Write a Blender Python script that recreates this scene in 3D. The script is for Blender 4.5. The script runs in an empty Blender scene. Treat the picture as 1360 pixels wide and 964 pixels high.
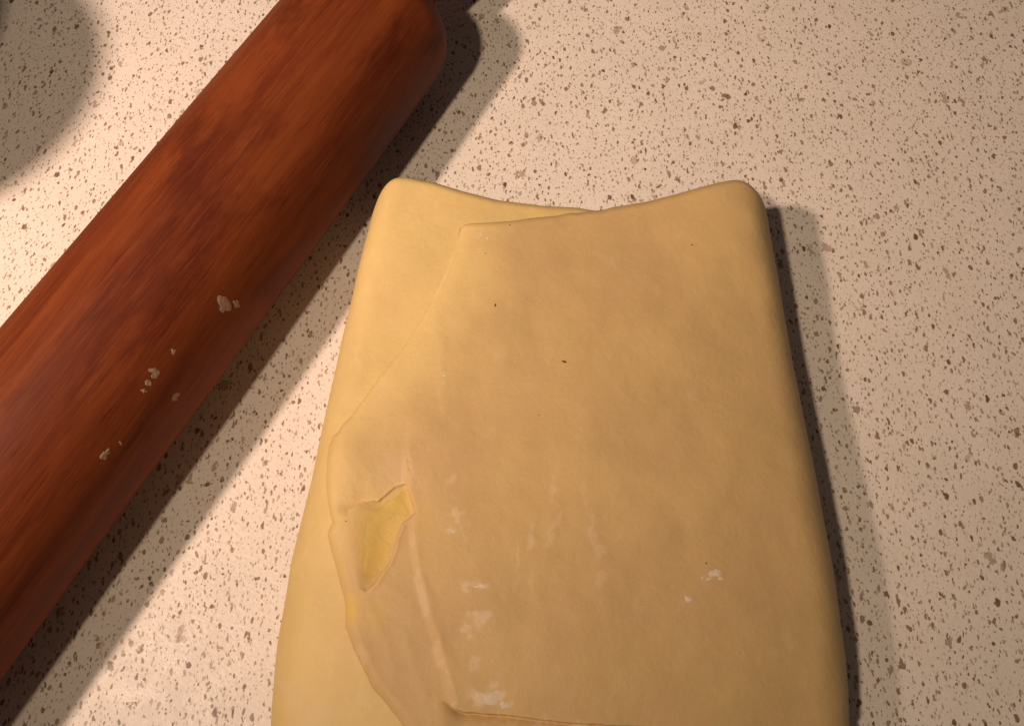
import bpy, bmesh, math
import numpy as np
from mathutils import Vector

# ------------------------------------------------------------------ scene, camera, light
S = bpy.context.scene
S.render.engine = 'CYCLES'
C = S.collection
CM = 0.01

cam = bpy.data.cameras.new('camera')
cam.sensor_width = 36.0
cam.lens = 29.96
cam.clip_start = 0.01
cam.clip_end = 20.0
cam_o = bpy.data.objects.new('camera', cam)
C.objects.link(cam_o)
cam_o.location = (0.0, 0.0, 0.277)
cam_o.rotation_euler = (math.radians(22.7), 0, 0)
S.camera = cam_o

w = bpy.data.worlds.new('World')
S.world = w
w.use_nodes = True
bg = w.node_tree.nodes['Background']
bg.inputs[0].default_value = (1.0, 0.80, 0.66, 1)
bg.inputs[1].default_value = 0.05

def bulb(name, loc, aim, cone, watts, col, radius):
    l = bpy.data.lights.new(name, 'SPOT')
    l.spot_size = math.radians(cone)
    l.spot_blend = 1.0
    l.energy = watts
    l.color = col
    l.shadow_soft_size = radius
    o = bpy.data.objects.new(name, l)
    C.objects.link(o)
    o.location = loc
    o.rotation_euler = (Vector(aim) - Vector(loc)).to_track_quat('-Z', 'Y').to_euler()
    return o
bulb('kitchen_bulb', (-0.344, 0.005, 0.488), (-0.187, 0.334, 0.0), 97, 15.0, (1.0, 0.735, 0.555), 0.019)
bulb('kitchen_bulb', (-0.212, -0.125, 0.585), (1.912, 1.942, 0.0), 169, 11.6, (1.0, 0.79, 0.545), 0.017)

S.view_settings.view_transform = 'Standard'
S.view_settings.look = 'None'
S.view_settings.exposure = 0.0
S.view_settings.gamma = 1.0

# ------------------------------------------------------------------ helpers
def link(name, me, mat, parent=None):
    o = bpy.data.objects.new(name, me)
    C.objects.link(o)
    if mat: me.materials.append(mat)
    if parent: o.parent = parent
    return o

def tag(o, label=None, cat=None, group=None, kind=None):
    if label: o['label'] = label
    if cat: o['category'] = cat
    if group: o['group'] = group
    if kind: o['kind'] = kind

def empty(name, loc=(0, 0, 0)):
    o = bpy.data.objects.new(name, None)
    C.objects.link(o)
    o.location = loc
    o.empty_display_size = 0.02
    return o

def grid_mesh(name, P, close_u=False, attrs=None):
    """P: (rows, cols, 3) array in metres -> smooth quad mesh"""
    r, c, _ = P.shape
    me = bpy.data.meshes.new(name)
    idx = np.arange(r * c).reshape(r, c)
    if close_u:
        idx = np.concatenate([idx, idx[:, :1]], axis=1)
    q = np.stack([idx[:-1, :-1], idx[:-1, 1:], idx[1:, 1:], idx[1:, :-1]], axis=-1).reshape(-1, 4)
    me.vertices.add(r * c)
    me.vertices.foreach_set('co', P.reshape(-1).astype(np.float32))
    me.loops.add(q.size)
    me.loops.foreach_set('vertex_index', q.reshape(-1).astype(np.int32))
    me.polygons.add(len(q))
    me.polygons.foreach_set('loop_start', np.arange(0, q.size, 4, dtype=np.int32))
    me.polygons.foreach_set('use_smooth', np.ones(len(q), dtype=bool))
    for k, v in (attrs or {}).items():
        a = me.attributes.new(k, 'FLOAT', 'POINT')
        a.data.foreach_set('value', v.reshape(-1).astype(np.float32))
    me.update(calc_edges=True)
    me.validate()
    return me

def hash2(i, j, seed):
    n = (i * 374761393 + j * 668265263 + seed * 1442695041) & 0x7fffffff
    n = ((n ^ (n >> 13)) * 1274126177) & 0x7fffffff
    n = n ^ (n >> 16)
    return (n & 0xffff) / 65535.0

def noise(x, y, scale, seed=0):
    x = np.asarray(x) / scale + 1000.0
    y = np.asarray(y) / scale + 1000.0
    i = np.floor(x).astype(np.int64); j = np.floor(y).astype(np.int64)
    fx = x - i; fy = y - j
    fx = fx * fx * fx * (fx * (fx * 6 - 15) + 10); fy = fy * fy * fy * (fy * (fy * 6 - 15) + 10)
    a = hash2(i, j, seed); b = hash2(i + 1, j, seed); c = hash2(i, j + 1, seed); d = hash2(i + 1, j + 1, seed)
    return (a * (1 - fx) + b * fx) * (1 - fy) + (c * (1 - fx) + d * fx) * fy - 0.5

def fbm(x, y, scale, seed=0, octaves=3):
    v = 0; amp = 1.0
    for k in range(octaves):
        v = v + amp * noise(x * (0.8) + y * 0.6, y * 0.8 - x * 0.6, scale, seed + 17 * k)
        x, y = x * 0.96 + y * 0.28, y * 0.96 - x * 0.28
        scale *= 0.5; amp *= 0.5
    return v

def sstep(a, b, x):
    t = np.clip((x - a) / (b - a), 0, 1)
    return t * t * (3 - 2 * t)

def seg_dist(x, y, pts, closed=False):
    """distance to a polyline, and the signed side (positive = right of travel)"""
    d = np.full(np.shape(x), 1e9); side = np.zeros(np.shape(x)); par = np.zeros(np.shape(x))
    n = len(pts)
    for k in range(n if closed else n - 1):
        ax, ay = pts[k]; bx, by = pts[(k + 1) % n]
        dx, dy = bx - ax, by - ay
        L = dx * dx + dy * dy + 1e-12
        t = np.clip(((x - ax) * dx + (y - ay) * dy) / L, 0, 1)
        ex = x - ax - t * dx; ey = y - ay - t * dy
        dd = np.hypot(ex, ey)
        m = dd < d
        d = np.where(m, dd, d)
        side = np.where(m, np.sign(ex * dy - ey * dx), side)
        par = np.where(m, (k + t) / max(1, n - 1), par)
    return d, side, par

def in_poly(x, y, pts):
    r = np.zeros(np.shape(x), bool)
    n = len(pts)
    for k in range(n):
        ax, ay = pts[k]; bx, by = pts[(k + 1) % n]
        if ay == by: continue
        r ^= ((ay > y) != (by > y)) & (x < (bx - ax) * (y - ay) / (by - ay) + ax)
    return r

def smooth_curve(pts, axis, n=9):
    """function interpolating pts, sampled linearly and lightly smoothed"""
    pts = sorted(pts, key=lambda p: p[axis])
    a = np.array([p[axis] for p in pts]); b = np.array([p[1 - axis] for p in pts])
    xs = np.linspace(a[0], a[-1], 600)
    v = np.interp(xs, a, b)
    if n > 1:
        pad = np.pad(v, n, mode='edge')
        ker = np.hanning(2 * n + 3)[1:-1]; ker /= ker.sum()
        v = np.convolve(pad, ker, mode='valid')
    return lambda q: np.interp(q, xs, v)

# ------------------------------------------------------------------ materials
class NT:
    def __init__(self, name):
        self.m = bpy.data.materials.new(name)
        self.m.use_nodes = True
        self.t = self.m.node_tree
        self.bsdf = self.t.nodes['Principled BSDF']
    def n(self, kind, **kw):
        x = self.t.nodes.new(kind)
        for k, v in kw.items(): setattr(x, k, v)
        return x
    def l(self, a, b): self.t.links.new(a, b)
    def put(self, sock, v):
        if isinstance(v, bpy.types.NodeSocket): self.l(v, sock)
        else: sock.default_value = v
    def math(self, op, a, b=0.0, c=None, clamp=False):
        x = self.n('ShaderNodeMath', operation=op, use_clamp=clamp)
        self.put(x.inputs[0], a); self.put(x.inputs[1], b)
        if c is not None: self.put(x.inputs[2], c)
        return x.outputs[0]
    def mix(self, f, a, b):
        x = self.n('ShaderNodeMix', data_type='RGBA')
        self.put(x.inputs[0], f)
        self.put(x.inputs[6], a if isinstance(a, bpy.types.NodeSocket) else (*a, 1))
        self.put(x.inputs[7], b if isinstance(b, bpy.types.NodeSocket) else (*b, 1))
        return x.outputs[2]
    def ramp(self, f, lo, hi, a=0.0, b=1.0):
        x = self.n('ShaderNodeMapRange', interpolation_type='SMOOTHSTEP')
        self.put(x.inputs[0], f); self.put(x.inputs[1], lo); self.put(x.inputs[2], hi)
        self.put(x.inputs[3], a); self.put(x.inputs[4], b)
        return x.outputs[0]
    def coords(self, scale=(1, 1, 1), rot=(0, 0, 0), loc=(0, 0, 0)):
        tc = self.n('ShaderNodeTexCoord')
        mp = self.n('ShaderNodeMapping')
        self.l(tc.outputs['Object'], mp.inputs[0])
        mp.inputs['Scale'].default_value = scale
        mp.inputs['Rotation'].default_value = rot
        mp.inputs['Location'].default_value = loc
        return mp.outputs[0]
    def noise(self, vec, scale, detail=2.0, rough=0.5, dim='3D'):
        x = self.n('ShaderNodeTexNoise', noise_dimensions=dim)
        self.l(vec, x.inputs['Vector'])
        x.inputs['Scale'].default_value = scale
        x.inputs['Detail'].default_value = detail
        x.inputs['Roughness'].default_value = rough
        return x.outputs[0]
    def bump(self, h, strength, dist, prev=None):
        x = self.n('ShaderNodeBump')
        x.inputs['Strength'].default_value = strength
        x.inputs['Distance'].default_value = dist
        self.l(h, x.inputs['Height'])
        if prev: self.l(prev, x.inputs['Normal'])
        return x.outputs[0]

def countertop_material():
    m = NT('speckled_laminate')
    base = m.coords((100, 100, 100))                         # centimetres
    # soft mottling of the laminate ground
    mott = m.noise(base, 0.35, 3.0, 0.6)
    col = m.mix(m.ramp(mott, 0.35, 0.65), (0.80, 0.712, 0.67), (0.765, 0.682, 0.635))
    fine = m.noise(base, 6.0, 2.0, 0.6)
    col = m.mix(m.ramp(fine, 0.50, 0.80, 0.0, 0.35), col, (0.60, 0.49, 0.40))
    def layer(col, cell, rot, stretch, prob, rmin, rmax, dist_amt, dist_scale, dark, pale, opmin, opmax, off, soft=0.22):
        v = m.coords((100 / cell, 100 / cell / stretch, 100), (0, 0, math.radians(rot)), off)
        nz = m.n('ShaderNodeTexNoise', noise_dimensions='3D')
        m.l(base, nz.inputs['Vector'])
        nz.inputs['Scale'].default_value = dist_scale
        nz.inputs['Detail'].default_value = 2.0
        sub = m.n('ShaderNodeVectorMath', operation='SUBTRACT'); m.l(nz.outputs['Color'], sub.inputs[0]); sub.inputs[1].default_value = (0.5, 0.5, 0.5)
        sc = m.n('ShaderNodeVectorMath', operation='SCALE'); m.l(sub.outputs[0], sc.inputs[0]); sc.inputs['Scale'].default_value = dist_amt / cell
        ad = m.n('ShaderNodeVectorMath', operation='ADD'); m.l(v, ad.inputs[0]); m.l(sc.outputs[0], ad.inputs[1])
        vo = m.n('ShaderNodeTexVoronoi', voronoi_dimensions='2D', feature='F1')
        m.l(ad.outputs[0], vo.inputs['Vector'])
        vo.inputs['Scale'].default_value = 1.0
        vo.inputs['Randomness'].default_value = 1.0
        sep = m.n('ShaderNodeSeparateColor'); m.l(vo.outputs['Color'], sep.inputs[0])
        r, g, b = sep.outputs
        u = m.math('DIVIDE', m.math('SUBTRACT', r, 1 - prob), prob)         # <0: no speck in this cell
        on = m.math('GREATER_THAN', u, 0.0)
        rad = m.math('MULTIPLY_ADD', m.math('POWER', m.math('MAXIMUM', u, 0.0), 2.0), (rmax - rmin) / cell, rmin / cell)
        q = m.math('DIVIDE', vo.outputs['Distance'], rad)
        mask = m.ramp(q, 1.0 - soft, 1.0 + soft, 1.0, 0.0)
        op = m.math('MULTIPLY_ADD', b, opmax - opmin, opmin)
        mask = m.math('MULTIPLY', m.math('MULTIPLY', mask, on), op, clamp=True)
        return m.mix(mask, col, m.mix(g, dark, pale))
    brown, mid, tan = (0.10, 0.045, 0.020), (0.30, 0.17, 0.10), (0.46, 0.31, 0.22)
    col = layer(col, 0.13, 35, 1.6, 0.70, 0.013, 0.036, 0.10, 5.0, mid, tan, 0.25, 0.80, (3.1, 1.7, 0))
    col = layer(col, 1.9, 20, 1.3, 0.46, 0.05, 0.17, 0.60, 3.8, (0.30, 0.18, 0.12), (0.46, 0.32, 0.24), 0.5, 0.8, (0.4, 9.1, 0), 0.18)
    col = layer(col, 0.9, 75, 1.8, 0.45, 0.035, 0.11, 0.40, 4.2, (0.20, 0.11, 0.065), (0.38, 0.25, 0.18), 0.6, 0.9, (6.4, 3.1, 0), 0.18)
    col = layer(col, 0.19, -20, 1.8, 0.62, 0.018, 0.046, 0.15, 4.4, brown, mid, 0.4, 0.9, (7.3, 2.2, 0), 0.26)
    col = layer(col, 0.21, 60, 1.8, 0.50, 0.018, 0.054, 0.20, 4.6, brown, mid, 0.45, 0.95, (1.9, 5.5, 0), 0.26)
    col = layer(col, 0.42, -65, 1.5, 0.50, 0.030, 0.082, 0.18, 4.2, (0.085, 0.035, 0.016), mid, 0.65, 0.95, (5.7, 8.8, 0), 0.18)
    m.l(col, m.bsdf.inputs['Base Color'])
    # pebbled press texture of the laminate
    bv = m.coords((100, 100, 100), (0, 0, math.radians(35)))
    p1 = m.noise(bv, 7.0, 2.0, 0.55)
    p2 = m.noise(bv, 1.2, 2.0, 0.5)
    nrm = m.bump(p1, 0.6, 0.00022)
    nrm = m.bump(p2, 0.30, 0.0003, nrm)
    m.l(nrm, m.bsdf.inputs['Normal'])
    m.l(m.ramp(p2, 0.3, 0.7, 0.36, 0.46), m.bsdf.inputs['Roughness'])
    m.bsdf.inputs['Specular IOR Level'].default_value = 0.32
    return m.m

def wood_material():
    m = NT('oiled_cherry_wood')
    # local z runs along the pin
    long1 = m.noise(m.coords((100, 100, 11)), 0.8, 5.0, 0.62)
    long2 = m.noise(m.coords((100, 100, 5), loc=(4, 2, 9)), 2.6, 5.0, 0.6)
    fibre = m.noise(m.coords((100, 100, 4.0), loc=(1, 7, 3)), 12.0, 4.0, 0.65)
    blot = m.noise(m.coords((60, 60, 26), loc=(8, 1, 2)), 0.8, 5.0, 0.62)
    blot2 = m.noise(m.coords((100, 100, 22), loc=(2, 5, 7)), 0.8, 5.0, 0.65)
    c = m.mix(m.ramp(long1, 0.34, 0.68), (0.112, 0.0200, 0.0062), (0.182, 0.0395, 0.0100))
    c = m.mix(m.ramp(long2, 0.50, 0.74, 0.0, 0.60), c, (0.215, 0.052, 0.013))
    c = m.mix(m.ramp(blot, 0.50, 0.70, 0.0, 0.70), c, (0.058, 0.0080, 0.0035))
    c = m.mix(m.ramp(blot2, 0.55, 0.70, 0.0, 0.60), c, (0.066, 0.0085, 0.0042))
    c = m.mix(m.ramp(fibre, 0.53, 0.76, 0.0, 0.42), c, (0.215, 0.058, 0.019))
    c = m.mix(m.ramp(fibre, 0.26, 0.43, 0.60, 0.0), c, (0.045, 0.0070, 0.0028))
    fine = m.noise(m.coords((100, 100, 3.2), loc=(6, 3, 1)), 26.0, 3.0, 0.6)
    c = m.mix(m.ramp(fine, 0.52, 0.74, 0.0, 0.32), c, (0.235, 0.064, 0.020))
    c = m.mix(m.ramp(fine, 0.28, 0.46, 0.38, 0.0), c, (0.060, 0.0095, 0.0035))
    m.l(c, m.bsdf.inputs['Base Color'])
    m.l(m.bump(fibre, 0.25, 0.0003, m.bump(long2, 0.2, 0.0004)), m.bsdf.inputs['Normal'])
    m.l(m.ramp(long1, 0.3, 0.7, 0.50, 0.62), m.bsdf.inputs['Roughness'])
    m.bsdf.inputs['Specular IOR Level'].default_value = 0.14
    return m.m

def dough_material(name, a, b, sss=0.3):
    m = NT(name)
    v = m.coords((100, 100, 100))
    n1 = m.noise(v, 0.28, 3.0, 0.55)
    n2 = m.noise(m.coords((100, 35, 100), loc=(3, 8, 1)), 0.9, 3.0, 0.6)
    n3 = m.noise(v, 9.0, 3.0, 0.65)
    c = m.mix(m.ramp(n1, 0.36, 0.64), a, b)
    n4 = m.noise(m.coords((100, 70, 100), loc=(5, 2, 4)), 0.55, 5.0, 0.62)
    c = m.mix(m.ramp(n4, 0.40, 0.68, 0.0, 0.55), c, tuple(0.86 * q for q in a))
    n5 = m.noise(m.coords((100, 60, 100), loc=(1, 9, 6)), 1.5, 4.0, 0.65)
    c = m.mix(m.ramp(n5, 0.54, 0.78, 0.0, 0.50), c, (min(1, a[0] * 1.06), a[1] * 1.12, a[2] * 1.35))
    ap = m.n('ShaderNodeAttribute', attribute_name='margin')
    c = m.mix(ap.outputs['Fac'], c, (0.690, 0.500, 0.220))
    c = m.mix(m.ramp(n2, 0.56, 0.76, 0.0, 0.35), c, (0.62, 0.41, 0.20))
    c = m.mix(m.ramp(n3, 0.58, 0.80, 0.0, 0.16), c, (0.45, 0.26, 0.09))
    at = m.n('ShaderNodeAttribute', attribute_name='butter')
    c = m.mix(at.outputs['Fac'], c, (0.65, 0.445, 0.135))
    af = m.n('ShaderNodeAttribute', attribute_name='flour')
    c = m.mix(m.math('MULTIPLY', af.outputs['Fac'], m.ramp(n3, 0.25, 0.55, 0.55, 1.0), clamp=True), c, (0.70, 0.53, 0.37))
    m.l(c, m.bsdf.inputs['Base Color'])
    p = m.noise(v, 5.0, 4.0, 0.6)
    m.l(m.bump(p, 0.34, 0.0005, m.bump(m.noise(v, 1.6, 2.0, 0.5), 0.2, 0.0008)), m.bsdf.inputs['Normal'])
    m.bsdf.inputs['Roughness'].default_value = 0.58
    m.bsdf.inputs['Specular IOR Level'].default_value = 0.3
    m.bsdf.inputs['Subsurface Weight'].default_value = sss
    m.bsdf.inputs['Subsurface Radius'].default_value = (1.0, 0.6, 0.25)
    m.bsdf.inputs['Subsurface Scale'].default_value = 0.003
    return m.m

def plain(name, col, rough, bump_scale=0, bump=0.2):
    m = NT(name)
    v = m.coords((100, 100, 100))
    n = m.noise(v, bump_scale or 2.0, 3.0, 0.6)
    m.l(m.mix(m.ramp(n, 0.3, 0.7), tuple(x * 0.9 for x in col), col), m.bsdf.inputs['Base Color'])
    m.bsdf.inputs['Roughness'].default_value = rough
    if bump_scale: m.l(m.bump(n, bump, 0.0004), m.bsdf.inputs['Normal'])
    return m.m

M_counter = countertop_material()
M_wood = wood_material()
M_dough = dough_material('folded_dough', (0.590, 0.402, 0.186), (0.556, 0.370, 0.182))
M_dough2 = dough_material('folded_dough_pale', (0.690, 0.503, 0.224), (0.675, 0.483, 0.214))
M_butter = dough_material('exposed_butter', (0.67, 0.465, 0.140), (0.63, 0.430, 0.135), 0.4)
M_flour = plain('flour', (0.70, 0.56, 0.42), 0.9, 12.0, 0.6)
M_flour_wood = plain('flour_paste', (0.29, 0.180, 0.125), 0.9, 12.0, 0.5)
M_bran = plain('bran', (0.11, 0.04, 0.012), 0.7, 20.0)
M_ceramic = plain('cream_ceramic', (0.70, 0.66, 0.58), 0.25)

# ------------------------------------------------------------------ countertop
bm = bmesh.new()
bmesh.ops.create_cube(bm, size=1.0)
for v in bm.verts:
    v.co = Vector((v.co.x * 1.5, 0.12 + v.co.y * 1.0, -0.02 + v.co.z * 0.04))
bmesh.ops.bevel(bm, geom=[e for e in bm.edges], offset=0.004, segments=3, affect='EDGES')
me = bpy.data.meshes.new('countertop'); bm.to_mesh(me); bm.free()
ct = link('countertop', me, M_counter)
tag(ct, 'white speckled laminate countertop under the dough and rolling pin', 'countertop', kind='structure')

# ------------------------------------------------------------------ rolling pin
def lathe(name, prof, seg, mat, parent):
    """prof: list of (radius, z)"""
    P = np.zeros((len(prof), seg, 3))
    an = np.arange(seg) / seg * 2 * math.pi
    for i, (r, z) in enumerate(prof):
        P[i, :, 0] = r * np.cos(an); P[i, :, 1] = r * np.sin(an); P[i, :, 2] = z
    return link(name, grid_mesh(name, P, close_u=True), mat, parent)

PIN_R = 0.030
pin_dir = Vector((0.4766, 0.8791, 0.0)).normalized()
pin_side = Vector((pin_dir.y, -pin_dir.x, 0.0))
PIN_K = -0.1605
PIN_A, PIN_B = -0.205, 0.2000
pin = empty('rolling_pin', pin_side * PIN_K + Vector((0, 0, PIN_R)))
pin.rotation_euler = Vector((0, 0, 1)).rotation_difference(pin_dir).to_euler()
tag(pin, 'reddish brown wooden rolling pin with flour smears beside the dough', 'rolling pin')
def body_profile():
    rc = 0.014
    out = [(0.0005, PIN_A)]
    for k in range(13):
        t = math.pi / 2 * k / 12
        out.append((PIN_R - rc + rc * math.sin(t), PIN_A + rc - rc * math.cos(t)))
    for k in range(1, 60):
        z = PIN_A + rc + (PIN_B - PIN_A - 2 * rc) * k / 60
        out.append((PIN_R + 0.00003 * math.sin(z * 61) - 0.00003, z))
    for k in range(13):
        t = math.pi / 2 * k / 12
        out.append((PIN_R - rc + rc * math.cos(t), PIN_B - rc + rc * math.sin(t)))
    out.append((0.0005, PIN_B))
    return out
lathe('body', body_profile(), 160, M_wood, pin)
def handle_profile(z0, sgn):
    pts = [(0.0075, -0.004), (0.0075, 0.004), (0.0095, 0.007), (0.0125, 0.013), (0.0142, 0.024), (0.0148, 0.045),
           (0.0142, 0.070), (0.0125, 0.088), (0.0095, 0.098), (0.005, 0.1025), (0.0005, 0.1035)]
    # finer, smooth
    z = np.array([p[1] for p in pts]); r = np.array([p[0] for p in pts])
    zz = np.linspace(z[0], z[-1], 90); rr = np.interp(zz, z, r)
    rr[2:-2] = (rr[:-4] + rr[1:-3] + rr[2:-2] + rr[3:-1] + rr[4:]) / 5
    out = [(a, z0 + sgn * b) for a, b in zip(rr, zz)]
    return out if sgn > 0 else out[::-1]
lathe('handle', handle_profile(PIN_B, 1), 64, M_wood, pin)
lathe('handle', handle_profile(PIN_A, -1), 64, M_wood, pin)

# flour stuck to the pin: thin flakes that follow the barrel
pin_inv = (pin.matrix_basis).inverted()
def pin_point(al, phi, rad):
    p = pin_dir * al + pin_side * (PIN_K + rad * math.cos(phi)) + Vector((0, 0, PIN_R + rad * math.sin(phi)))
    return pin_inv @ p
def pin_flake(al, phi, la, lp, seed, rot=0.0, thick=0.0005):
    n = 34
    P = np.zeros((n, n, 3))
    u = np.linspace(-1, 1, n); U, V = np.meshgrid(u, u)
    ang = np.arctan2(V, U); rr = np.hypot(U, V)
    edge = 0.66 + 0.75 * noise(np.cos(ang) * 0.9 + seed, np.sin(ang) * 0.9, 0.8, seed) + 0.25 * noise(np.cos(ang) * 1.2 + seed, np.sin(ang) * 1.2, 0.5, seed + 3)
    edge = np.clip(edge, 0.2, 0.88)
    h = thick * (1 - sstep(edge - 0.35, edge + 0.06, rr)) * (0.85 + 0.5 * noise(U, V, 0.4, seed + 9)) - 0.00016
    for i in range(n):
        for j in range(n):
            a_, b_ = U[i, j] * math.cos(rot) - V[i, j] * math.sin(rot), U[i, j] * math.sin(rot) + V[i, j] * math.cos(rot)
            P[i, j] = pin_point(al + a_ * la, phi + b_ * lp / PIN_R, PIN_R + h[i, j])
    return link('flour_smear', grid_mesh('flour_smear', P), M_flour_wood, pin)
R = math.radians
for k, (al, ph, la, lp, rot) in enumerate([(0.0600, 26, 0.0042, 0.0052, 0.5), (0.0640, 18.5, 0.0016, 0.0024, 0.2),
        (0.0322, 35, 0.0022, 0.0028, 0.8), (0.0288, 34, 0.0013, 0.0022, 0.1), (0.0262, 33, 0.0015, 0.0016, 0.4), (0.0305, 13, 0.0024, 0.0021, 0.3),
        (0.0061, 29, 0.0026, 0.0021, 0.9), (0.0108, 25, 0.0009, 0.0012, 0.2), (0.0405, 33, 0.0013, 0.0016, 0.0)]):
    pin_flake(al, R(ph), la, lp, 3 + k * 5, rot, 0.00030)

# ------------------------------------------------------------------ folded dough (centimetres below)
TOP = 3.9
dough = empty('folded_dough', (0.014, 0.08, 0.0))
DX, DY = 1.4, 8.0
tag(dough, 'folded block of pale yellow pastry dough with a torn top flap', 'dough')
def finish(name, P, mat, attrs, parent):
    P = P.copy(); P[..., :2] *= 0.988; P[..., 0] -= DX; P[..., 1] -= DY
    return link(name, grid_mesh(name, P * CM, attrs=attrs), mat, parent)

left_x = smooth_curve([(-4.65, 17.4), (-4.90, 16.77), (-5.32, 14.14), (-5.78, 10.57), (-6.26, 6.62), (-6.60, 4.37), (-6.78, 1.86), (-6.76, -0.16), (-6.65, -1.2)], 1, 25)
right_x = smooth_curve([(8.72, 17.6), (8.90, 15.92), (9.12, 11.9), (9.32, 8.54), (9.50, 5.48), (9.62, 3.51), (9.62, 1.46), (9.50, -0.16), (9.35, -1.2)], 1, 25)
far_y = smooth_curve([(-6.5, 17.30), (-4.54, 17.42), (-4.16, 17.50), (-3.52, 17.45), (-2.6, 17.22), (-1.55, 16.86), (-0.51, 16.56), (1.03, 16.34), (3.08, 16.26), (4.63, 16.46), (6.47, 16.95), (7.67, 17.20), (9.4, 17.3)], 0, 12)
flap_far = smooth_curve([(-7, 15.2), (-1.63, 15.17), (-0.99, 15.13), (0.0, 15.22), (0.5, 15.34), (1.49, 15.45), (2.2, 15.70), (2.74, 16.08), (3.3, 16.30), (4.63, 16.52), (6.47, 17.06), (7.67, 17.42), (9.6, 17.5)], 0, 8)
FLAP_L = [(-1.63, 15.16), (-1.86, 14.22), (-2.17, 13.3), (-2.5, 12.38), (-2.87, 11.59), (-3.48, 10.56), (-4.02, 9.81), (-4.49, 9.08), (-4.9, 8.45), (-5.16, 8.22), (-5.27, 8.02), (-5.45, 7.93), (-5.58, 7.6), (-5.58, 7.24), (-5.48, 6.33), (-5.28, 5.45), (-5.2, 5.24), (-5.32, 4.9), (-5.15, 4.39), (-4.99, 3.97), (-4.82, 3.46), (-4.64, 2.96), (-4.59, 2.36), (-4.32, 1.78), (-4.05, 1.3), (-3.78, 0.8), (-3.35, 0.37), (-2.94, -0.08), (-2.6, -0.6), (-2.4, -1.0)]
HOLE = [(-4.64, 5.56), (-4.33, 5.72), (-3.86, 5.83), (-3.41, 6.2), (-3.07, 6.33), (-3.02, 6.2), (-2.87, 5.83), (-2.79, 5.43), (-3.1, 5.13), (-3.27, 4.71), (-3.35, 4.26), (-3.46, 4.01), (-3.75, 3.54), (-4.04, 3.28), (-4.27, 3.36), (-4.48, 3.89), (-4.7, 4.6)]
CREASE = [(-3.16, 8.6), (-3.12, 8.0), (-3.07, 7.24), (-2.97, 6.67), (-3.02, 6.2), (-2.79, 5.43), (-2.82, 4.81), (-2.67, 3.77), (-2.43, 2.96), (-2.13, 2.07), (-1.8, 1.02), (-1.58, 0.43)]
CREASE2 = [(-2.5, 3.56), (-2.16, 2.76), (-1.87, 1.97), (-1.56, 1.21)]
NEAR = [(-1.78, 0.45), (-1.48, 0.24), (-1.22, 0.17), (0.0, 0.08), (1.18, -0.05), (2.35, -0.14), (3.52, -0.17), (6.23, -0.35), (9.8, -0.5)]
flap_left = smooth_curve(FLAP_L, 1, 2)
near_edge = smooth_curve([(-9, 0.5)] + NEAR, 0, 3)

def swell(x, y):
    """gentle unevenness shared by both layers: dips towards the middle of the far end, slumps to the sides"""
    z = 0.10 * fbm(x, y, 4.2, 5, 3) + 0.035 * fbm(x, y, 1.1, 31, 2)
    z = z - 0.14 * sstep(9.5, 17.0, y) * np.exp(-((x - 1.6) / 2.6) ** 2)
    z = z + 0.10 * sstep(11.0, 17.0, y) * np.exp(-((x + 4.3) / 1.6) ** 2) + 0.42 * sstep(10.0, 17.0, y) * np.exp(-((x - 7.6) / 2.2) ** 2)
    z = z - 0.10 * sstep(-4.6, -6.4, x)
    # crowned top: slumps towards both folded sides and towards the near end
    z = z - np.where(x > 0.8, 0.0115 * (x - 0.8) ** 2, 0.0095 * (x - 0.8) ** 2) - 0.006 * np.clip(5.0 - y, 0, 9) ** 2
    return z

def section(t, half, rho):
    """rounded side: t 0..1 from top (0) round to the bottom (1): horizontal reach 0..rho, height +half..-half"""
    a = np.pi * t
    p = 0.86
    return rho * np.sign(np.sin(a)) * np.abs(np.sin(a)) ** p, half * np.sign(np.cos(a)) * np.abs(np.cos(a)) ** p

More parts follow.
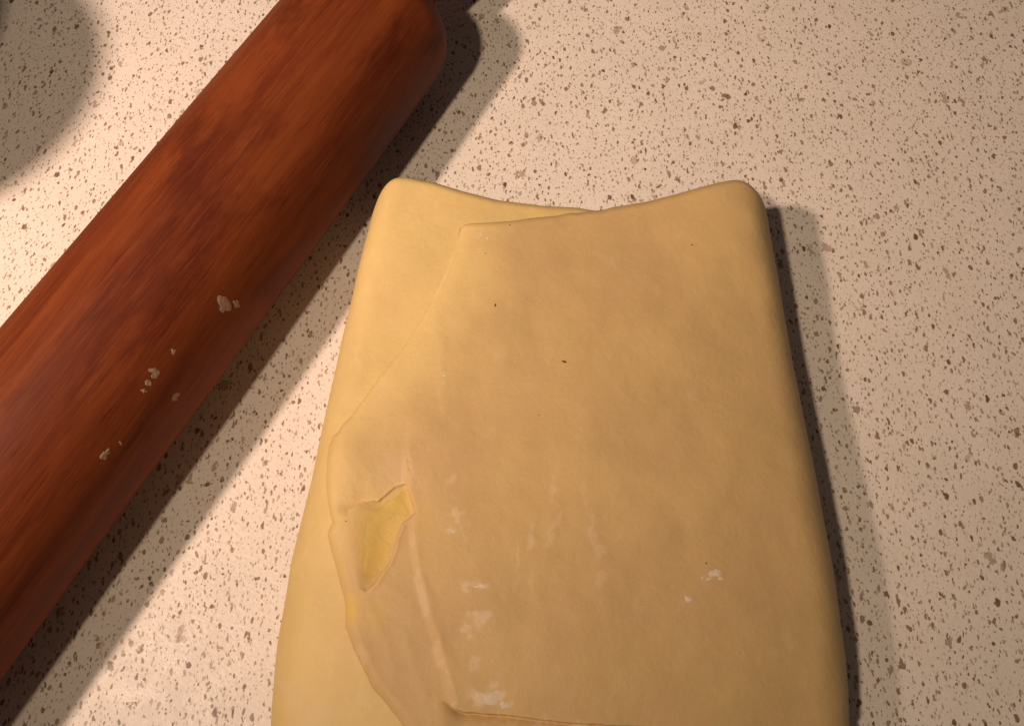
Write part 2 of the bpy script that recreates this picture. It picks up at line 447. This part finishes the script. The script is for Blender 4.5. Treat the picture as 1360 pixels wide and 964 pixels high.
# --- lower folds: the whole block, left side rounded fold in view
def build_body():
    nr, nt, na = 620, 330, 60
    v = np.linspace(0, 1, nr)
    e = 0.055
    vv = np.where(v < e, e * (v / e) ** 2 / 1, np.where(v > 1 - e, 1 - e * ((1 - v) / e) ** 2, v))
    rows = []
    P = np.zeros((nr, nt + 2 * na, 3))
    xl0 = left_x(vv * 18.6 - 1.1); xr0 = right_x(vv * 18.6 - 1.1) - 0.30
    rho = 1.25
    half = TOP / 2
    for i in range(nr):
        xl, xr = xl0[i], xr0[i]
        ts = np.linspace(1, 0, na)
        hx, hz = section(ts, half, rho)
        ax = xl + rho - hx; az = half + hz
        tx = np.linspace(xl + rho, xr - rho, nt + 2)[1:-1]; tz = np.full(nt, TOP)
        hx2, hz2 = section(ts[::-1], half, rho)
        bx = xr - rho + hx2; bz = half + hz2
        P[i, :, 0] = np.concatenate([ax, tx, bx]); P[i, :, 2] = np.concatenate([az, tz, bz])
    x = P[..., 0]
    fy = far_y(x) - 0.12 * sstep(2.0, 3.2, x)
    ny = -1.25 + 0.12 * fbm(x, x * 0 + 3, 2.0, 3, 2)
    # plan rounding of the corners
    cl = np.clip((x - xl0[:, None]) / 1.0, 0, 1); cr = np.clip((xr0[:, None] - x) / 1.6, 0, 1)
    rc = (1 - np.sqrt(np.clip(1 - (1 - cl) ** 2, 0, 1))) + (1 - np.sqrt(np.clip(1 - (1 - cr) ** 2, 0, 1)))
    fy = fy - 0.75 * rc; ny = ny + 0.6 * rc
    P[..., 1] = ny + (fy - ny) * vv[:, None]
    y = P[..., 1]
    # round off the two ends
    dfar = fy - y; dnear = y - ny
    re = 0.75
    g = np.sqrt(np.clip(1 - (1 - np.clip(dfar / re, 0, 1)) ** 2.2, 0, 1)) * np.sqrt(np.clip(1 - (1 - np.clip(dnear / re, 0, 1)) ** 2.2, 0, 1))
    top = np.clip((P[..., 2] - half) / half, 0, 1)
    z = P[..., 2] + swell(x, y) * top
    # sinks a little beneath the flap so that the layers never touch
    d, sd, _ = seg_dist(x, y, FLAP_L)
    inside = (x > flap_left(y)) & (y < flap_far(x))
    z = z - top * np.where(inside, 0.22 * sstep(0.25, 0.7, np.minimum(d, flap_far(x) - y)), 0)
    mid = half
    P[..., 2] = mid + (z - mid) * g
    P[..., 2] = np.maximum(P[..., 2], 0.005)
    P[..., 0] += 0.05 * fbm(y, P[..., 2], 2.2, 77, 2)
    fl = 0.25 * sstep(0.08, 0.35, fbm(x, y, 1.4, 91, 3)) * (y < 1)
    return finish('lower_fold', P, M_dough2, {'butter': np.zeros(x.shape), 'flour': fl}, dough)
build_body()

# --- top flap: from its torn free edge across the top and round the right-hand fold
def hole_field(x, y):
    jx = x + 0.06 * fbm(x, y, 0.5, 11, 3); jy = y + 0.06 * fbm(x, y, 0.5, 12, 3)
    d, _, _ = seg_dist(jx, jy, HOLE, True)
    ins = in_poly(jx, jy, HOLE)
    return np.where(ins, d, -d)
def flap_height(x, y):
    """height of the flap's upper face without its free edges"""
    z = TOP + 0.20 + swell(x, y)
    lift = 0.13 * np.exp(-((x + 4.9) / 0.75) ** 2) * sstep(3.2, 6.2, y) * sstep(8.4, 7.2, y)       # plump lip left of the tear
    z = z + lift
    z = z + 0.05 * np.exp(-((x + 4.2) / 0.5) ** 2) * sstep(0.3, 1.2, y) * sstep(3.4, 2.4, y)
    # second sheet: everything right of the crease lies on top of the first one
    d, s, t = seg_dist(x + 0.05 * fbm(x, y, 0.7, 51, 2), y + 0.03 * fbm(x, y, 0.4, 52, 2), CREASE)
    amp = 0.015 + 0.025 * sstep(7.6, 6.4, y) + 0.035 * sstep(3.0, 0.8, y)
    amp = amp * sstep(9.2, 7.8, y)
    side = np.where(x > np.interp(y, [p[1] for p in CREASE][::-1], [p[0] for p in CREASE][::-1]), d, -d)
    step = sstep(-0.12, 0.20, side)
    ridge = np.exp(-(side - 0.14) ** 2 / 0.016) * 0.010 * sstep(5.6, 4.6, y) * (0.7 + 1.2 * fbm(x, y, 0.5, 53, 2)) + np.exp(-(side - 0.06) ** 2 / 0.008) * 0.008
    ne = near_edge(x) + 0.03 * fbm(x, y, 0.35, 61, 3)
    dn = y - ne
    right_of = sstep(-1.75, -1.15, x)
    on_top = 1 - (1 - sstep(-0.02, 0.03, dn)) * sstep(-1.9, -1.5, x)
    z = z + amp * step * on_top * sstep(0.05, 0.9, y) + ridge * sstep(8.2, 6.8, y) * on_top * sstep(0.2, 0.8, y)
    # groove at the torn notch and along the near edge of the second sheet
    nick = np.exp(-(side / 0.035) ** 2) * sstep(6.55, 6.75, y) * sstep(7.35, 7.1, y) * (0.5 + fbm(x, y, 0.25, 71, 2))
    z = z - 0.10 * np.clip(nick, 0, 1)
    start = sstep(-1.95, -1.2, x)
    z = z - start * (0.09 + 0.24 * np.exp(np.minimum(dn, 0) / 0.14)) * sstep(0.025, -0.025, dn)
    d2, _, _ = seg_dist(x, y, CREASE2)
    z = z + 0.008 * np.exp(-(d2 / 0.16) ** 2) - 0.003 * np.exp(-((d2 - 0.22) / 0.10) ** 2)
    # pressed wrinkles
    for k, (x0, y0, x1, y1, a_, w_) in enumerate([(1.4, 6.6, 0.9, 4.0, 0.010, 0.20), (2.2, 5.6, 2.6, 2.6, 0.008, 0.22), (0.6, 4.6, 0.7, 3.0, 0.007, 0.16),
                                                  (-3.9, 2.9, -3.1, 1.2, 0.012, 0.18), (-2.9, 2.2, -2.3, 0.6, 0.010, 0.14), (-2.2, 10.8, -2.0, 8.4, 0.012, 0.16)]):
        dd, _, _ = seg_dist(x + 0.1 * fbm(x, y, 0.9, 80 + k, 2), y, [(x0, y0), (x1, y1)])
        z = z + a_ * np.exp(-(dd / w_) ** 2)
    # the tear: rolled-in tongue above it, sharp rim to the right and below, shallow on its left
    h = hole_field(x, y)
    above = sstep(5.2, 6.0, y + 0.35 * (x + 4.0) * -1.0)
    tongue = np.exp(-(np.clip(-h, 0, 9) / 0.55) ** 1.4) * (h < 0) * sstep(5.3, 5.8, y) * sstep(-2.95, -3.25, x)
    z = z - 0.16 * tongue
    xl = np.interp(y, [3.28, 3.36, 3.89, 4.6, 5.56, 6.33], [-4.15, -4.28, -4.45, -4.62, -4.60, -3.3])
    xr = np.interp(y, [3.28, 3.54, 4.01, 4.71, 5.43, 6.33], [-3.95, -3.75, -3.46, -3.27, -2.79, -2.9])
    deep = sstep(0.0, 0.85, (x - xl) / (xr - xl)) * (0.35 + 0.65 * sstep(0.3, 0.95, xr - xl))
    deep = np.maximum(deep, 0.75 * sstep(5.2, 5.7, y) * sstep(-4.5, -3.7, x))
    z = z - 0.19 * deep * sstep(-0.03, 0.06, h)
    rim = np.exp(-((h + 0.07) / 0.07) ** 2) * sstep(-4.3, -3.8, x) * sstep(5.6, 5.0, y)
    z = z + 0.02 * rim
    return z, h

def build_flap():
    nr, nt, na = 740, 620, 70
    rho = 1.35
    v = np.linspace(0, 1, nr)
    v = np.where(v < 0.1, v * 1.0, v)
    X = np.zeros((nr, nt + na)); Y = np.zeros((nr, nt + na)); Zs = np.zeros((nr, nt + na))
    y_near = -1.0
    # rows
    xe = np.full(nr, -3.0)
    for _ in range(12):
        yy = y_near + v * (flap_far(xe) - y_near)
        xe = 0.5 * xe + 0.5 * flap_left(yy)
    jag = 0.05 * fbm(yy, yy * 0 + 2, 0.55, 21, 3)
    xe = xe + jag
    u = np.linspace(0, 1, nt)
    u = u ** 1.15
    half = (TOP + 0.2) / 2
    for i in range(nr):
        xr = right_x(yy[i])
        tx = xe[i] + u * (xr - rho - xe[i])
        hx, hz = section(np.linspace(0, 0.93, na + 1)[1:], half, rho)
        X[i] = np.concatenate([tx, xr - rho + hx]); Zs[i] = np.concatenate([np.full(nt, 1.0), (hz + half) / (2 * half)])
    ff = flap_far(X)
    cr = np.clip((right_x(yy)[:, None] - X) / 1.6, 0, 1)
    rc = 1 - np.sqrt(np.clip(1 - (1 - cr) ** 2, 0, 1))
    ff = ff - 1.25 * rc
    # rows crowd towards the far end so that its roll-over stays smooth
    vv = np.where(v > 0.94, 1 - 0.06 * ((1 - v) / 0.06) ** 1.6, v)
    Y = y_near + vv[:, None] * (ff - y_near)
    top, h = flap_height(X, Y)
    top = top - 0.05 * sstep(0.0, 1.0, 1 - Zs) 
    d, s, t = seg_dist(X, Y, FLAP_L)
    d = np.where(np.arange(nt + na)[None, :] == 0, 0, d)
    dx = X - xe[:, None]
    d = np.minimum(d + 0.0, dx * 1.0 + 0.0)
    d = np.clip(d, 0, None)
    # free left edge: rounded lip that tucks under
    lip_r = 0.26 + 0.08 * sstep(8.3, 7.4, Y) + 0.30 * sstep(9.5, 12.0, Y)
    th = 0.31 - 0.09 * sstep(9.0, 12.5, Y) + 0.03 * fbm(X, Y, 0.8, 23, 3)
    q = np.clip(d / lip_r, 0, 1)
    top = top - th * (1 - np.sqrt(np.clip(1 - (1 - q) ** 2, 0, 1)))
    # where the flap hangs over the left shoulder it follows the fold beneath it
    lx = left_x(Y)
    sh = np.clip((lx + 1.25 - X) / 1.25, 0, 0.97)
    top = top - 1.15 * (1 - np.sqrt(1 - sh ** 2)) * (TOP / 2) * 0.9
    # sealed stretch of the edge: pale pressed ridge
    seal = sstep(11.0, 11.8, Y) * sstep(14.6, 13.6, Y)
    top = top + 0.035 * seal * np.exp(-((d - 0.10) / 0.09) ** 2)
    # far edge
    df = ff - Y
    wide = sstep(1.8, 3.2, X)
    rf = 0.34 * (1 - wide) + 0.85 * wide
    dr = 0.30 * (1 - wide) + 2.4 * wide
    q = np.clip(df / rf, 0, 1)
    z = top * Zs
    z = z - (1 - np.sqrt(np.clip(1 - (1 - q) ** 2, 0, 1))) * dr * np.clip(Zs * 1.3, 0, 1)
    # near end
    q = np.clip((Y - y_near) / 0.4, 0, 1)
    z = z - (1 - np.sqrt(np.clip(1 - (1 - q) ** 2, 0, 1))) * 0.6 * Zs
    z = np.maximum(z, 0.02)
    P = np.stack([X + 0.05 * fbm(Y, z, 2.4, 78, 2) * (1 - Zs), Y, z], axis=-1)
    # --- what lies on the dough: flour dust and butter stain (its own shapes)
    nz = fbm(X, Y, 0.5, 41, 4)
    nf = fbm(X, Y, 0.28, 45, 4)
    WX = X + 0.35 * fbm(X, Y, 0.6, 46, 3); WY = Y + 0.35 * fbm(X, Y, 0.6, 47, 3)
    fl = np.zeros(X.shape)
    for (fx, fy_, sx, sy, a_) in [(-1.50, 5.24, 0.22, 0.35, 0.7), (-1.66, 4.90, 0.18, 0.14, 0.9), (-1.10, 3.40, 0.42, 0.14, 0.8), (-0.80, 2.56, 0.34, 0.26, 0.8),
                                 (-1.35, 2.30, 0.22, 0.18, 0.7), (-0.95, 1.66, 0.18, 0.34, 0.6), (-0.42, 0.95, 0.22, 0.22, 0.8), (-0.52, 0.45, 0.55, 0.26, 1.3), (0.05, 0.33, 0.35, 0.16, 1.0),
                                 (5.66, 3.70, 0.22, 0.16, 0.5), (4.81, 3.06, 0.16, 0.10, 0.4), (-0.78, 14.42, 0.12, 0.10, 0.8), (-2.08, 10.36, 0.14, 0.10, 0.5), (-2.06, 9.61, 0.20, 0.12, 0.6),
                                 (-2.05, 9.0, 0.16, 0.30, 0.55), (-2.02, 8.5, 0.10, 0.10, 0.6), (-1.74, 6.33, 0.22, 0.22, 0.5), (-1.30, 6.22, 0.20, 0.14, 0.4), (-2.71, 11.8, 0.18, 0.22, 0.7), (-2.39, 11.2, 0.12, 0.12, 0.5),
                                 (-4.05, 9.0, 0.10, 0.08, 0.5), (-1.2, 14.5, 0.30, 0.25, 0.5), (-4.9, 4.6, 0.16, 0.5, 0.3), (-4.7, 3.5, 0.10, 0.25, 0.3), (0.6, 4.4, 0.12, 0.8, 0.45), (1.2, 5.6, 0.12, 1.1, 0.42), (2.35, 4.4, 0.14, 1.3, 0.42), (2.1, 6.0, 0.10, 0.9, 0.32), (0.1, 3.9, 0.10, 0.7, 0.35),
                                 (-4.1, 1.5, 0.3, 0.4, 0.4), (0.3, -0.25, 1.6, 0.35, 0.6)]:
        g = np.exp(-((WX - fx) / sx) ** 2 - ((WY - fy_) / sy) ** 2)
        fl = np.maximum(fl, 0.8 * a_ * sstep(0.10, 1.15, g * np.clip(0.75 + 2.8 * nf, 0, 2.2)))
    sealm = seal * np.exp(-((d - 0.12) / 0.10) ** 2)
    fl = np.maximum(fl, 0.35 * sealm * sstep(-0.25, 0.35, nf))
    dcr, _, _ = seg_dist(X, Y, CREASE)
    fl = np.maximum(fl, 0.40 * np.exp(-((dcr - 0.05) / 0.09) ** 2) * sstep(5.2, 4.2, Y) * sstep(-0.1, 0.25, nz + 0.15))
    fl = np.maximum(fl, 0.22 * np.exp(-((X + 3.3) / 0.6) ** 2) * sstep(7.6, 6.6, Y) * sstep(5.9, 6.3, Y))
    fl = np.clip(fl, 0, 1)
    bu = np.maximum(0.9 * sstep(-0.05, 0.20 + 0.5 * sstep(-3.7, -4.4, X), h + 0.15 * nz), 0.95 * np.exp(-((X + 4.40) / 0.27) ** 2 - ((Y - 2.80) / 0.50) ** 2) * (1 + nz))
    bu = np.maximum(bu, 0.45 * np.exp(-((X + 3.75) / 0.3) ** 2 - ((Y - 2.6) / 0.5) ** 2))
    bu = np.maximum(bu, 0.40 * np.exp(-((X + 4.75) / 0.25) ** 2 - ((Y - 4.3) / 0.9) ** 2) * (1 + nz))
    bu = np.maximum(bu, 0.35 * np.exp(-((X + 2.45) / 0.22) ** 2 - ((Y - 5.2) / 0.7) ** 2))
    bu = np.clip(bu, 0, 1)
    mg = np.clip(sstep(2.6, 0.0, d + 0.9 * fbm(X, Y, 1.8, 29, 3)) * sstep(2.0, 6.5, Y) * 0.95, 0, 1)
    return finish('top_flap', P, M_dough, {'margin': mg, 'butter': bu, 'flour': fl * (1 - 0.6 * bu)}, dough)
build_flap()

# --- butter showing through the tear
def build_butter():
    n = 200
    xs = np.linspace(-4.95, -2.7, n); ys = np.linspace(3.1, 6.45, n)
    X, Y = np.meshgrid(xs, ys)
    z, h = flap_height(X, Y)
    rag = h + 0.22 * fbm(X, Y, 0.6, 102, 3) - 0.40 * sstep(-3.8, -4.5, X)
    film = 0.016 * sstep(-0.1, 0.7, rag) - 0.006
    z = z + film + 0.03 * fbm(X, Y, 0.9, 101, 3) * sstep(0.1, 0.5, rag)
    z = np.where(h < -0.05, z - 0.02, z) - 0.4 * sstep(0.55, 0.30, X - flap_left(Y))
    P = np.stack([X, Y, z], axis=-1)
    o = finish('butter_layer', P, M_butter, {'butter': 0.5 + 0 * X, 'flour': 0.5 * np.exp(-((X + 4.35) / 0.22) ** 2 - ((Y - 4.95) / 0.3) ** 2)}, dough)
    o['label'] = 'yellow butter showing through the tear in the flap'
build_butter()

def surf_z(x, y):
    z, _ = flap_height(np.array([[x]]), np.array([[y]]))
    return float(z[0, 0])

# --- flour clumps and bran specks pressed into the flap
def flake(name, x0, y0, rx, ry, seed, mat, thick, rot=0.0):
    n = 24
    u = np.linspace(-1, 1, n); U, V = np.meshgrid(u, u)
    ang = np.arctan2(V, U); rr = np.hypot(U, V)
    edge = 0.68 + 0.5 * noise(np.cos(ang) * 0.9 + seed, np.sin(ang) * 0.9, 0.9, seed) + 0.25 * noise(np.cos(ang) * 1.4 + seed, np.sin(ang) * 1.4, 0.6, seed + 3)
    edge = np.clip(edge, 0.2, 0.88)
    h = 0.55 * thick * (1 - sstep(edge - 0.6, edge + 0.05, rr)) * (0.85 + 0.5 * noise(U, V, 0.35, seed + 9)) - 0.008
    X = x0 + rx * (U * math.cos(rot) - V * math.sin(rot)); Y = y0 + ry * (U * math.sin(rot) + V * math.cos(rot))
    z, _ = flap_height(X, Y)
    P = np.stack([X, Y, z + h], axis=-1)
    finish(name, P, mat, {}, dough)
for k, (x0, y0, rx, ry, th) in enumerate([(5.64, 3.75, 0.24, 0.17, 0.045), (5.80, 3.62, 0.12, 0.10, 0.04), (5.46, 3.60, 0.15, 0.08, 0.035), (5.27, 3.63, 0.07, 0.07, 0.03), (4.84, 3.07, 0.20, 0.13, 0.045),
        (-0.78, 14.42, 0.11, 0.09, 0.04), (-0.85, 3.38, 0.28, 0.10, 0.035), (-0.60, 0.50, 0.34, 0.17, 0.05), (-0.2, 0.36, 0.26, 0.12, 0.045), (-1.66, 4.88, 0.13, 0.09, 0.035), (-2.06, 9.62, 0.10, 0.06, 0.03)]):
    flake('flour_clump', x0, y0, rx * 1.25, ry * 1.25, 13 + k * 7, M_flour, th, 0.3 * k)
for k, (x0, y0, rx, ry, rot) in enumerate([(1.58, 10.05, 0.10, 0.055, 0.2), (5.42, 4.03, 0.06, 0.045, 0.6), (-0.52, 11.96, 0.05, 0.14, 0.55), (-0.07, 14.92, 0.045, 0.035, 0), (-0.85, 13.85, 0.035, 0.03, 0),
        (-4.72, 5.21, 0.045, 0.045, 0), (0.8, 8.33, 0.035, 0.03, 0), (5.86, 14.22, 0.08, 0.05, 0)]):
    flake('bran_speck', x0, y0, rx * (1.4 if k == 0 else 1.0), ry * (1.4 if k == 0 else 1.0), 5 + k * 3, M_bran, 0.042, rot)

# ------------------------------------------------------------------ unseen canister added to cast the soft shadow across the counter's far left
can = empty('shadow_canister', (-0.269, 0.181, 0.0))
tag(can, 'unseen cream ceramic canister added to shade the far left of the countertop', 'canister')
Rc = 0.053
lathe('jar', [(0.0005, 0.0005), (Rc - 0.004, 0.0005), (Rc - 0.001, 0.002), (Rc, 0.006), (Rc, 0.06), (Rc, 0.115), (Rc - 0.001, 0.121), (Rc - 0.004, 0.124)], 96, M_ceramic, can)
lathe('lid', [(Rc - 0.006, 0.1235), (Rc + 0.001, 0.1245), (Rc + 0.0015, 0.129), (Rc - 0.001, 0.133), (Rc - 0.008, 0.139), (Rc - 0.020, 0.144), (0.0005, 0.1465)], 96, M_ceramic, can)
